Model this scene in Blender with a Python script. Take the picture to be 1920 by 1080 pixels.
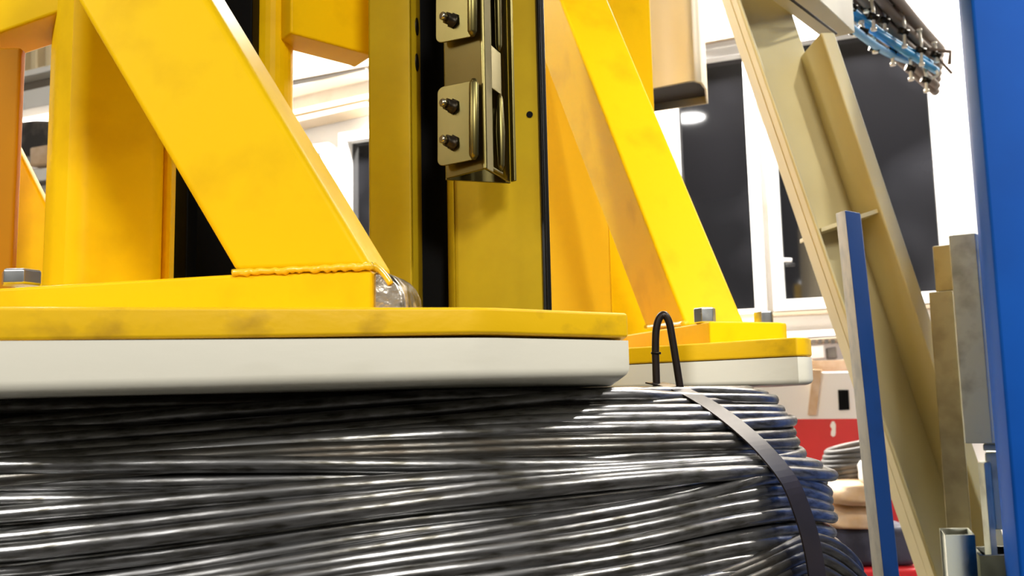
import bpy, bmesh, math, random
from mathutils import Vector, Matrix
random.seed(7)
for o in list(bpy.data.objects): bpy.data.objects.remove(o)
S = bpy.context.scene
COL = S.collection

# ------------------------------------------------------------------ camera
F = 1720.0
PITCH, ROLL = math.radians(6.8), math.radians(1.24)
EYE = Vector((0, 0, 1.30))
FWD = Vector((0, math.cos(PITCH), math.sin(PITCH)))
_u0 = Vector((0, -math.sin(PITCH), math.cos(PITCH))); _r0 = Vector((1, 0, 0))
RIGHT = _r0 * math.cos(ROLL) - _u0 * math.sin(ROLL)
UP = _u0 * math.cos(ROLL) + _r0 * math.sin(ROLL)
cd = bpy.data.cameras.new('camera'); cam = bpy.data.objects.new('camera', cd); COL.objects.link(cam)
cd.sensor_width = 36; cd.lens = 36 * F / 1920; cd.clip_start = 0.02; cd.clip_end = 100
m = Matrix((RIGHT, UP, -FWD)).transposed().to_4x4(); m.translation = EYE
cam.matrix_world = m
cd.dof.use_dof = True; cd.dof.focus_distance = 0.80; cd.dof.aperture_fstop = 14
S.camera = cam

# ------------------------------------------------------------------ view, world, lights
S.view_settings.view_transform = 'Standard'; S.view_settings.look = 'None'
S.view_settings.exposure = 0.0; S.view_settings.gamma = 1; S.view_settings.use_curve_mapping = False
w = bpy.data.worlds.new('hall_air'); S.world = w; w.use_nodes = True
bg = w.node_tree.nodes['Background']; bg.inputs[0].default_value = (1.0, 0.93, 0.84, 1); bg.inputs[1].default_value = 0.12

def lamp(name, loc, target, energy, size, color=(1, .95, .88), sy=None):
    d = bpy.data.lights.new(name, 'AREA'); d.energy = energy; d.color = color
    d.shape = 'RECTANGLE'; d.size = size; d.size_y = sy or size
    o = bpy.data.objects.new(name, d); COL.objects.link(o); o.location = loc
    o.rotation_euler = (Vector(target) - Vector(loc)).to_track_quat('-Z', 'Y').to_euler()
    return o
def spot(name, loc, target, energy, deg, blend=.35, r=.10, color=(1, .97, .92)):
    d = bpy.data.lights.new(name, 'SPOT'); d.energy = energy; d.color = color; d.spot_size = math.radians(deg); d.spot_blend = blend
    d.shadow_soft_size = r
    o = bpy.data.objects.new(name, d); COL.objects.link(o); o.location = loc
    o.rotation_euler = (Vector(target) - Vector(loc)).to_track_quat('-Z', 'Y').to_euler()
lamp('hall_lamp_left', (-3.6, -1.0, 3.3), (-.1, .7, 1.3), 95, 0.35, color=(1, .97, .93), sy=0.9)
lamp('front_fill_light', (-1.3, -1.3, 2.5), (-.3, .6, 1.3), 9, 0.3, color=(1, .97, .93), sy=0.9)  # added fill light to brighten the front plate and pad
spot('hall_lamp_right', (3.2, -.3, 3.9), (0.36, 1.1, 1.34), 290, 20)
spot('beam_fill_spot', (1.25, -1.5, 3.9), (0.88, 1.6, 1.42), 270, 31, blend=.6)  # added spot that lights the cream beam, no known fixture
lamp('hall_lamp_centre', (.70, -1.9, 2.75), (-.1, .7, 1.3), 56, 0.5, color=(1, .97, .93), sy=.5)
lamp('hall_lamp_side', (3.4, 3.0, 3.6), (0.6, 1.0, 1.1), 60, 0.5)
lamp('hall_lamp_rear', (-1.6, 3.4, 4.2), (-0.5, 1.0, 1.5), 15, 0.8)
lamp('wall_wash_right', (1.2, 5.05, 5.15), (1.5, 5.9, 2.6), 1150, 4.5, color=(1, .97, .93), sy=.4)  # unseen light added near the wall to turn it bright white
lamp('wall_wash_left', (-2.9, 6.6, 5.15), (-2.5, 7.5, 3.0), 1150, 4.5, color=(1, .97, .93), sy=.4)  # second added light, whitens the left stretch of wall

# ------------------------------------------------------------------ projection helpers (photo pixel -> place in the hall)
def ray(px, py): return FWD * F + RIGHT * (px - 960) + UP * (540 - py)
def at(px, py, Y):
    d = ray(px, py); return EYE + d * (Y / d.y)
def vplane(a, b):
    """vertical plane through two (px, py, Y) points: (point, normal pointing away from the eye)"""
    A, B = at(*a), at(*b); n = Vector((0, 0, 1)).cross(B - A); n.z = 0; n.normalize()
    if n.dot(A - EYE) < 0: n = -n
    return A, n
def on(pl, px, py):
    d = ray(px, py); P, n = pl
    return EYE + d * ((P - EYE).dot(n) / d.dot(n))
def hz(px, py, z):
    """point where the ray meets height z"""
    d = ray(px, py); return EYE + d * ((z - EYE.z) / d.z)

# ------------------------------------------------------------------ object helpers
def tag(o, label=None, cat=None, group=None, kind=None):
    if label: o['label'] = label
    if cat: o['category'] = cat
    if group: o['group'] = group
    if kind: o['kind'] = kind
    return o
def empty(name, loc, label, cat, group=None):
    o = bpy.data.objects.new(name, None); COL.objects.link(o); o.location = loc; o.empty_display_size = .05
    return tag(o, label, cat, group)
def obj(name, bm, mat, parent=None, bevel=0, smooth=False, seg=2):
    bmesh.ops.remove_doubles(bm, verts=bm.verts, dist=1e-6)
    bmesh.ops.recalc_face_normals(bm, faces=bm.faces)
    me = bpy.data.meshes.new(name)
    org = parent.matrix_world.translation.copy() if False else Vector((0, 0, 0))
    p = parent; off = Vector((0, 0, 0))
    while p is not None: off += p.location; p = p.parent
    c = off
    if parent is None:
        c = sum((v.co for v in bm.verts), Vector()) / max(1, len(bm.verts)); c.z = min(v.co.z for v in bm.verts)
    bmesh.ops.translate(bm, vec=-c, verts=bm.verts)
    bm.to_mesh(me); bm.free(); me.materials.append(mat)
    if smooth:
        for f in me.polygons: f.use_smooth = True
    o = bpy.data.objects.new(name, me); COL.objects.link(o)
    if parent: o.parent = parent
    else: o.location = c
    if bevel:
        b = o.modifiers.new('bevel', 'BEVEL'); b.width = bevel; b.segments = seg; b.limit_method = 'ANGLE'
        b.angle_limit = math.radians(35); b.harden_normals = False
        for f in me.polygons: f.use_smooth = True
        wn = o.modifiers.new('wn', 'WEIGHTED_NORMAL'); wn.keep_sharp = True
    return o
def loft(bm, A, B, cap=True):
    a = [bm.verts.new(p) for p in A]; b = [bm.verts.new(p) for p in B]; n = len(a)
    if cap: bm.faces.new(a); bm.faces.new(b[::-1])
    for i in range(n): bm.faces.new((a[i], b[i], b[(i + 1) % n], a[(i + 1) % n]))
def slab_bm(pix, pl, t, bm=None, off=0):
    bm = bm or bmesh.new(); n = pl[1]
    A = [on(pl, *p) + n * off for p in pix]; loft(bm, A, [p + n * t for p in A]); return bm
def slab(name, pix, pl, t, mat, parent=None, bevel=.0015, off=0):
    return obj(name, slab_bm(pix, pl, t, None, off), mat, parent, bevel)
def prism_bm(plan, z0, z1, bm=None):
    bm = bm or bmesh.new()
    Z = lambda z, i: z[i] if isinstance(z, (list, tuple)) else z
    loft(bm, [Vector((p[0], p[1], Z(z0, i))) for i, p in enumerate(plan)], [Vector((p[0], p[1], Z(z1, i))) for i, p in enumerate(plan)])
    return bm
def hexa_bm(B, T, bm=None):
    bm = bm or bmesh.new(); loft(bm, B, T); return bm
def box_bm(c, s, bm=None, rz=0):
    bm = bm or bmesh.new(); c = Vector(c); R = Matrix.Rotation(rz, 3, 'Z')
    A = [c + R @ Vector((sx * s[0] / 2, sy * s[1] / 2, -s[2] / 2)) for sx, sy in ((-1, -1), (1, -1), (1, 1), (-1, 1))]
    loft(bm, A, [p + Vector((0, 0, s[2])) for p in A]); return bm
def tube_bm(pts, r, bm=None, n=8, cap=True, closed=False, flat=None):
    bm = bm or bmesh.new(); uvl = bm.loops.layers.uv.verify()
    pts = [Vector(p) for p in pts]; N = len(pts); rings = []; nrm = None; L = 0; Ls = []
    for i, p in enumerate(pts):
        if closed: t = (pts[(i + 1) % N] - pts[i - 1]).normalized()
        else: t = (pts[min(i + 1, N - 1)] - pts[max(i - 1, 0)]).normalized()
        if nrm is None:
            nrm = Vector((0, 0, 1)) if abs(t.z) < .9 else Vector((1, 0, 0))
        nrm = (nrm - t * nrm.dot(t)).normalized(); b = t.cross(nrm)
        if i: L += (p - pts[i - 1]).length
        Ls.append(L); rr = r[i] if isinstance(r, list) else r
        rings.append([bm.verts.new(p + nrm * (rr * math.cos(2 * math.pi * k / n)) + b * (rr * math.sin(2 * math.pi * k / n))) for k in range(n)])
    M = N if closed else N - 1
    for i in range(M):
        a, c = rings[i], rings[(i + 1) % N]
        for k in range(n):
            f = bm.faces.new((a[k], a[(k + 1) % n], c[(k + 1) % n], c[k])); f.smooth = True
            u0, u1 = Ls[i], Ls[i + 1] if i + 1 < N else Ls[i] + .02
            for lp, uv in zip(f.loops, ((u0, k / n), (u0, (k + 1) / n), (u1, (k + 1) / n), (u1, k / n))): lp[uvl].uv = uv
    if cap and not closed: bm.faces.new(rings[0][::-1]); bm.faces.new(rings[-1])
    return bm
def cyl_bm(p0, p1, r, bm=None, n=24): return tube_bm([p0, p1], r, bm, n)
def smooth_path(P, k=6):
    P = [Vector(p) for p in P]; out = []
    for i in range(len(P) - 1):
        a, b, c, d = P[max(i - 1, 0)], P[i], P[i + 1], P[min(i + 2, len(P) - 1)]
        for j in range(k):
            t = j / k
            out.append(.5 * ((2 * b) + (c - a) * t + (2 * a - 5 * b + 4 * c - d) * t * t + (3 * b - a - 3 * c + d) * t ** 3))
    return out + [P[-1]]

# ------------------------------------------------------------------ materials
def srgb(h):
    f = lambda c: c / 12.92 if c <= .04045 else ((c + .055) / 1.055) ** 2.4
    return tuple(f(int(h[i:i + 2], 16) / 255) for i in (0, 2, 4)) + (1,)
def mat(name, col, rough=.5, metal=0, col2=None, scale=8, lo=.45, hi=.65, stretch=None, bump=0, bscale=60, coat=0, uv=False, detail=5, rough2=None, spec=None):
    m = bpy.data.materials.new(name); m.use_nodes = True; nt = m.node_tree; p = nt.nodes['Principled BSDF']
    c = srgb(col) if isinstance(col, str) else col
    p.inputs['Base Color'].default_value = c; p.inputs['Roughness'].default_value = rough; p.inputs['Metallic'].default_value = metal
    if spec is not None: p.inputs['Specular IOR Level'].default_value = spec
    if coat: p.inputs['Coat Weight'].default_value = coat; p.inputs['Coat Roughness'].default_value = .12
    tc = nt.nodes.new('ShaderNodeTexCoord'); mp = nt.nodes.new('ShaderNodeMapping')
    nt.links.new(tc.outputs['UV' if uv else 'Object'], mp.inputs[0])
    if stretch: mp.inputs['Scale'].default_value = stretch
    if col2:
        n = nt.nodes.new('ShaderNodeTexNoise'); n.inputs['Scale'].default_value = scale; n.inputs['Detail'].default_value = detail
        r = nt.nodes.new('ShaderNodeMapRange'); r.inputs[1].default_value = lo; r.inputs[2].default_value = hi
        x = nt.nodes.new('ShaderNodeMix'); x.data_type = 'RGBA'
        x.inputs[6].default_value = c; x.inputs[7].default_value = srgb(col2) if isinstance(col2, str) else col2
        nt.links.new(mp.outputs[0], n.inputs['Vector']); nt.links.new(n.outputs[0], r.inputs[0]); nt.links.new(r.outputs[0], x.inputs[0])
        nt.links.new(x.outputs[2], p.inputs['Base Color'])
        if rough2 is not None:
            q = nt.nodes.new('ShaderNodeMapRange'); q.inputs[3].default_value = rough; q.inputs[4].default_value = rough2
            nt.links.new(r.outputs[0], q.inputs[0]); nt.links.new(q.outputs[0], p.inputs['Roughness'])
    if bump:
        n2 = nt.nodes.new('ShaderNodeTexNoise'); n2.inputs['Scale'].default_value = bscale; n2.inputs['Detail'].default_value = 3
        b = nt.nodes.new('ShaderNodeBump'); b.inputs['Strength'].default_value = bump; b.inputs['Distance'].default_value = .002
        nt.links.new(mp.outputs[0], n2.inputs['Vector']); nt.links.new(n2.outputs[0], b.inputs['Height']); nt.links.new(b.outputs[0], p.inputs['Normal'])
    return m
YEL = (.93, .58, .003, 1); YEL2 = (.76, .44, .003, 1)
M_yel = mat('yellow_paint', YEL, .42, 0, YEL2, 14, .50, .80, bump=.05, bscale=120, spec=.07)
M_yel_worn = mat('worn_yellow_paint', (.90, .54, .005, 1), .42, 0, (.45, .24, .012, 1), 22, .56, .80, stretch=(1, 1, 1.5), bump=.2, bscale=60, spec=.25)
M_yel_shade = mat('shaded_yellow_paint', (.50, .34, .008, 1), .45, 0, (.34, .21, .006, 1), 7, .40, .75, bump=.05, spec=.14)  # darker copy of the yellow, shade on the mast put into the colour
M_weld = mat('painted_weld', (.95, .60, .02, 1), .12, 0, bump=.6, bscale=140, coat=1)
M_pad = mat('white_plastic', (.86, .83, .69, 1), .40, 0, (.68, .64, .50, 1), 6, .55, .85, stretch=(1, 1, 3), bump=.05)
M_raw = mat('raw_cut_steel', (.62, .57, .48, 1), .25, .75, (.06, .055, .04, 1), 38, .47, .55, bump=.7, bscale=90)
M_blk = mat('black_rubber', (.002, .002, .002, 1), .6, spec=.08)
M_blkg = mat('black_seal', (.006, .006, .006, 1), .3, spec=.3)
M_zinc = mat('zinc_yellow_reflection', (.24, .20, .075, 1), .34, 1, (.18, .15, .05, 1), 10, .4, .7)  # reflection of the yellow machine tinted into the zinc colour
M_chrome = mat('bright_zinc_nut', (.80, .83, .82, 1), .20, 1, (.55, .57, .55, 1), 60, .4, .7, rough2=.3)
M_bolt = mat('dark_bolt', (.035, .028, .018, 1), .28, .8)
M_bolt_end = mat('bolt_tip_steel', (.45, .42, .32, 1), .25, 1)
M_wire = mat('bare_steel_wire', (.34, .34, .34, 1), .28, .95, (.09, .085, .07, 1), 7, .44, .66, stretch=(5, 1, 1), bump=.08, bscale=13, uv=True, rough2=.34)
M_wire_shade = mat('shaded_scaled_wire', (.15, .145, .13, 1), .28, .9, (.065, .055, .042, 1), 7, .40, .64, stretch=(5, 1, 1), bump=.08, bscale=13, uv=True, rough2=.42)  # darker wire copy, shade on deep and covered turns put into the colour
M_strap = mat('brown_black_strap', (.022, .014, .011, 1), .34, .15, (.012, .008, .007, 1), 20, .4, .6, spec=.35)
M_cream = mat('cream_paint', (.64, .55, .29, 1), .45, 0, (.55, .46, .23, 1), 5, .45, .8, spec=.3)
M_cream_l = mat('pale_cream_enamel', (.80, .66, .40, 1), .45)
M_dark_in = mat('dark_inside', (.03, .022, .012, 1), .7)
M_blue = mat('blue_paint', (.002, .075, .38, 1), .5, 0, (.002, .062, .32, 1), 5, .4, .7, bump=.04, spec=.10)
M_blue_d = mat('blue_flat_paint', (.002, .032, .14, 1), .5, 0, (.002, .02, .08, 1), 12, .55, .75)
M_edge = mat('weathered_edge_steel', (.15, .135, .08, 1), .55, .2, (.09, .08, .045, 1), 30, .45, .65)
M_galv = mat('galvanised_steel', (.62, .63, .50, 1), .45, .15, (.36, .35, .26, 1), 22, .50, .72, bump=.08)
M_galv_y = mat('galvanised_steel_tan', (.42, .36, .20, 1), .45, .45, (.28, .23, .12, 1), 20, .45, .7)
M_wall = mat('white_wall_paint', (.86, .82, .76, 1), .6, 0, (.80, .70, .60, 1), 3, .55, .8)
M_frame = mat('white_window_frame', (.9, .88, .84, 1), .45)
M_beige = mat('beige_trim_paint', (.36, .28, .19, 1), .6)
M_grey = mat('grey_beige_ceiling_paint', (.20, .165, .125, 1), .7)
M_floor = mat('hall_floor', (.05, .047, .043, 1), .55, 0, (.03, .03, .028, 1), 2, .4, .7)
M_ceil = mat('hall_ceiling', (.40, .36, .30, 1), .8)
M_red = mat('red_enamel', (.68, .022, .03, 1), .4, 0, (.60, .02, .025, 1), 4, .4, .7)
M_white = mat('white_enamel', (.9, .88, .82, 1), .4)
M_dkgrey = mat('dark_machine_grey', (.06, .055, .05, 1), .5, .3, (.20, .17, .14, 1), 6, .45, .6)
M_tan = mat('tan_sacking', (.62, .42, .24, 1), .8, 0, (.72, .55, .38, 1), 12, .4, .6)
M_navy = mat('navy_cover', (.02, .02, .035, 1), .6, 0, (.05, .05, .08, 1), 9, .45, .6)
M_cable = mat('brown_cable', (.22, .15, .10, 1), .5)
M_hose = mat('light_blue_hose', (.015, .36, .72, 1), .35)
M_clip = mat('pale_clip', (.85, .78, .62, 1), .3, .2)
# night window: dark glass with breath-like smudges
def glass_mat():
    m = mat('night_window_glass', (.007, .007, .008, 1), .04, 0, (.032, .032, .037, 1), 1.3, .50, .75, detail=1.5, rough2=.10, spec=.6)
    return m
M_glass = glass_mat()
def emis(name, col, s):
    m = bpy.data.materials.new(name); m.use_nodes = True; p = m.node_tree.nodes['Principled BSDF']
    p.inputs['Base Color'].default_value = col; p.inputs['Emission Color'].default_value = col; p.inputs['Emission Strength'].default_value = s
    return m
M_lamp = emis('lamp_diffuser', (1, .98, .94, 1), 60)

# ------------------------------------------------------------------ hall shell
def struct(name, bm, mt, parent=None, bevel=0):
    return tag(obj(name, bm, mt, parent, bevel), kind='structure')
WP = at(1360, 110, 6.0); WU = Vector((.933, -.36, 0)).normalized(); WN = Vector((.36, .933, 0)).normalized()
W = (WP, WN)
struct('floor', box_bm((1, 2.5, -.05), (16, 17, .1)), M_floor)
# the wall itself: built round the window holes as strips
P1 = [(1262, 122), (1388, 105), (1421, 575), (1290, 590)]      # pane 1
P2 = [(1440, 92), (1745, 40), (1755, 541), (1477, 567)]        # pane 2 (left part behind the cream beam)
P3 = [(652, 270), (760, 247), (766, 470), (655, 480)]          # pane 3 seen between the yellow posts
P4 = [(540, 300), (603, 283), (606, 480), (543, 480)]
WZ0, WZ1 = 0.0, 5.2
def wu(p): return (p - WP).dot(WU)
bm = bmesh.new(); A = WP - WU * 9; B = WP + WU * 4.5
# back layer (full) set 12 cm behind, then frames and raised surround in front of the glass
loft(bm, [Vector((A.x, A.y, 0)) + WN * .13, Vector((B.x, B.y, 0)) + WN * .13, Vector((B.x, B.y, WZ1)) + WN * .13, Vector((A.x, A.y, WZ1)) + WN * .13],
     [Vector((A.x, A.y, 0)) + WN * .3, Vector((B.x, B.y, 0)) + WN * .3, Vector((B.x, B.y, WZ1)) + WN * .3, Vector((A.x, A.y, WZ1)) + WN * .3])
struct('wall_back', bm, M_wall)
def rect(pix):
    us = [wu(on(W, *p)) for p in pix]; zs = [on(W, *p).z for p in pix]
    return [(us[0] + us[3]) / 2, (us[1] + us[2]) / 2, (zs[2] + zs[3]) / 2, (zs[0] + zs[1]) / 2]
def wbox(u0, u1, z0, z1, d0, d1, bm=None):
    bm = bm or bmesh.new()
    q = lambda u, z, d: Vector((WP.x, WP.y, 0)) + WU * u + WN * d + Vector((0, 0, z))
    loft(bm, [q(u0, z0, d0), q(u1, z0, d0), q(u1, z1, d0), q(u0, z1, d0)], [q(u0, z0, d1), q(u1, z0, d1), q(u1, z1, d1), q(u0, z1, d1)])
    return bm
for i, pix in enumerate((P1, P2, P3, P4)):
    u0, u1, z0, z1 = rect(pix); fw = .07
    bm = bmesh.new()
    for a in ((u0 - fw, u0, z0 - fw, z1 + fw), (u1, u1 + fw, z0 - fw, z1 + fw), (u0, u1, z0 - fw, z0), (u0, u1, z1, z1 + fw)):
        wbox(*a, -.03, .13, bm)
    fr = struct('window_%d' % (i + 1), bm, M_frame)
    g = wbox(u0 - .01, u1 + .01, z0 - .01, z1 + .01, .06, .075); obj('window_pane', g, M_glass, fr)
    if i == 1:
        h = obj('window_handle', cyl_bm(on(W, 1468, 490) - WN * .06, on(W, 1486, 490) - WN * .06, .012), M_frame, fr)
def wtrim(n, pix, d, mt=M_frame): 
    return struct('trim_%d' % n, slab_bm(pix, W, .2, None, -d), mt)
wtrim(1, [(1180, 640), (1800, 606), (1800, 618), (1180, 651)], .10)
wtrim(2, [(1180, 600), (1800, 569), (1800, 575), (1180, 606)], .05, M_beige)
wtrim(3, [(330, 205), (700, 120), (700, 140), (330, 226)], .12)
wtrim(4, [(330, 262), (700, 181), (700, 190), (330, 270)], .08, M_beige)
wtrim(5, [(330, 278), (700, 197), (700, 205), (330, 288)], .10, M_beige)
wtrim(6, [(330, 120), (760, 5), (760, 125), (330, 205)], .15, M_grey)
wtrim(7, [(-60, 118), (760, -95), (760, -60), (-60, 150)], .25)
wtrim(8, [(1140, 130), (1400, 84), (1400, 50), (1140, 94)], .05)
wtrim(9, [(1290, 95), (1420, 72), (1420, 20), (1290, 45)], .10, M_beige)
struct('trim_10', slab_bm([(1236, 180), (1262, 178), (1290, 590), (1262, 590)], W, .2, None, -.10), mat('pink_beige_post', (.80, .62, .46, 1), .6))
struct('ceiling', box_bm((1, 3, 5.3), (16, 16, .12)), M_ceil)

# pendant lamp over the hall, mirrored in the first window
d = ray(1290, 218).normalized(); hit = on(W, 1290, 218); r_ = d - WN * 2 * d.dot(WN)
Lp = hit + r_ * 6.0
lt = empty('hall_pendant_lamp', Lp, 'round bright high bay lamp hanging over the hall, mirrored in the dark window', 'lamp')
bmx = cyl_bm(Lp, Lp + Vector((0, 0, .02)), .20, n=32); obj('lamp_diffuser', bmx, M_lamp, lt)
bmx = tube_bm([Lp + Vector((0, 0, .02)), Lp + Vector((0, 0, .12)), Lp + Vector((0, 0, .22)), Lp + Vector((0, 0, .5))], [.26, .22, .10, .05], n=32); obj('lamp_housing', bmx, M_grey, lt)

# ------------------------------------------------------------------ wire coil
CX, CY = -.19, 1.08
RW = .0057
STH = math.radians(-38)
PROF = [(700, .385), (728, .4226), (745, .445), (775, .469), (815, .493), (855, .512), (905, .533), (960, .543), (1010, .548), (1090, .552), (1300, .556)]
def interp(T, x):
    if x <= T[0][0]: return T[0][1]
    for (a, b), (c, d) in zip(T, T[1:]):
        if x <= c: return b + (d - b) * (x - a) / (c - a)
    return T[-1][1]
def cylhit(px, py, R):
    d = ray(px, py); dx, dy = d.x, d.y
    a = dx * dx + dy * dy; b = -2 * (dx * CX + dy * CY); c = CX * CX + CY * CY - R * R
    q = b * b - 4 * a * c
    if q < 0: return None
    t = (-b - math.sqrt(q)) / (2 * a); P = EYE + d * t
    return math.atan2(P.y - CY, P.x - CX), P.z
def pchip(xs, ys):
    n = len(xs); h = [xs[i + 1] - xs[i] for i in range(n - 1)]; dl = [(ys[i + 1] - ys[i]) / h[i] for i in range(n - 1)]
    mm = [0] * n
    for i in range(n): 
        if i == 0: mm[i] = dl[0]
        elif i == n - 1: mm[i] = dl[-1]
        else: mm[i] = (dl[i - 1] * h[i] + dl[i] * h[i - 1]) / (h[i - 1] + h[i])
    def f(x):
        if x <= xs[0]: return ys[0]
        if x >= xs[-1]: return ys[-1]
        i = 0
        while x > xs[i + 1]: i += 1
        t = (x - xs[i]) / h[i]
        return (ys[i] * (2 * t ** 3 - 3 * t * t + 1) + h[i] * mm[i] * (t ** 3 - 2 * t * t + t) + ys[i + 1] * (3 * t * t - 2 * t ** 3) + h[i] * mm[i + 1] * (t ** 3 - t * t))
    return f
coil = empty('wire_coil', (CX, CY, 0), 'large bound coil of bare dark grey steel wire under the white pads', 'wire coil')
DEBUG = False
def on_strap(px, py):   # point on the upright radial plane in which the strap lies
    P0 = Vector((CX, CY, 0)); n = Vector((-math.sin(STH), math.cos(STH), 0)); d = ray(px, py)
    return EYE + d * ((P0 - EYE).dot(n) / d.dot(n))
STRAP_C = [(1228, 719), (1262, 727), (1300, 743), (1350, 774), (1400, 814), (1440, 853), (1480, 905), (1503, 960), (1518, 1010), (1530, 1075), (1536, 1150), (1538, 1250)]
STRAP_T = [(-p.z, (p.xy - Vector((CX, CY))).length) for p in [on_strap(*c) for c in STRAP_C]]
def P_z(z, zt): return min(z, zt)
def sstep(t): t = max(0, min(1, t)); return t * t * (3 - 2 * t)
def loop_from(pts, ys, yE, R=None, dR=0, rw=RW, mt=None, dy_end=0, bulge=None):
    """pts: photo trace of the front run, ys: height in the photo where it meets the strap, yE: height at the right-hand silhouette"""
    R0 = R if R else interp(PROF, ys) - .0065 + dR - (.031 if ys > 845 else .008)
    if bulge is None: bulge = interp([(735, .036), (760, .030), (790, .018), (830, .006), (855, .012), (890, .014), (960, .010), (1060, .012)], ys)
    N = []
    for px, py in pts:
        h = cylhit(px, py, R0)
        if h: N.append(h)
    N.sort()
    a0 = math.atan2(-CY, -CX); Dc = math.hypot(CX, CY)
    ths = math.acos(R0 / Dc) + a0          # right tangent point
    pxE = 960 + F * (CX + R0 * math.cos(ths)) / (CY + R0 * math.sin(ths)) - 3
    Pe = at(pxE, yE, CY + R0 * math.sin(ths))
    if ths > N[-1][0] + .12: N.append((ths, Pe.z))
    zl = N[0][1]; zr = N[-1][1]
    xs = [n[0] for n in N]; ys_ = [n[1] for n in N]
    end = xs[0] + 2 * math.pi
    zb = .5 * (zl + zr) + random.uniform(-.02, .02) + dy_end
    xs += [xs[-1] + .8, .5 * (xs[-1] + .8 + end), end]; ys_ += [min(zr, zb) * .5 + zr * .5 + .3 * dy_end, zb, zl]
    zt = EYE.z + .0010
    f0 = pchip(xs, ys_); n = 230; P = []
    zz = [f0(xs[0] + 2 * math.pi * (i % n) / n) for i in range(n)]
    zz = [sum(zz[(i + k) % n] for k in range(-4, 5)) / 9 for i in range(n)]
    f = lambda th: zz[int(round((th - xs[0]) * n / (2 * math.pi))) % n]
    ph = random.uniform(0, 6)
    for i in range(n):
        th = xs[0] + 2 * math.pi * i / n
        rr = R0 + .0006 * math.sin(3 * th + ph)
        cap = interp(STRAP_T, -P_z(f(th), zt)) - .0080; wgt = 1 - sstep((abs(th - STH) - .045) / .16)
        rr += wgt * min(0, cap - rr)
        rr += bulge * sstep((th - STH - .05) / .30) * (1 - .6 * sstep((th - STH - 1.5) / 1.0))
        P.append(Vector((CX + rr * math.cos(th), CY + rr * math.sin(th), min(f(th), zt))))
    if DEBUG:
        pr = lambda p: (960 + F * (p - EYE).dot(RIGHT) / (p - EYE).dot(FWD), 540 - F * (p - EYE).dot(UP) / (p - EYE).dot(FWD))
        q = max((pr(p) for p in P)); print('LOOP ys=%d R=%.3f sil=(%.0f,%.0f)' % (ys, R0, *q))
    return obj('wire_loop', tube_bm(P, rw, n=12, closed=True), mt or M_wire, coil, smooth=True)
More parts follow.
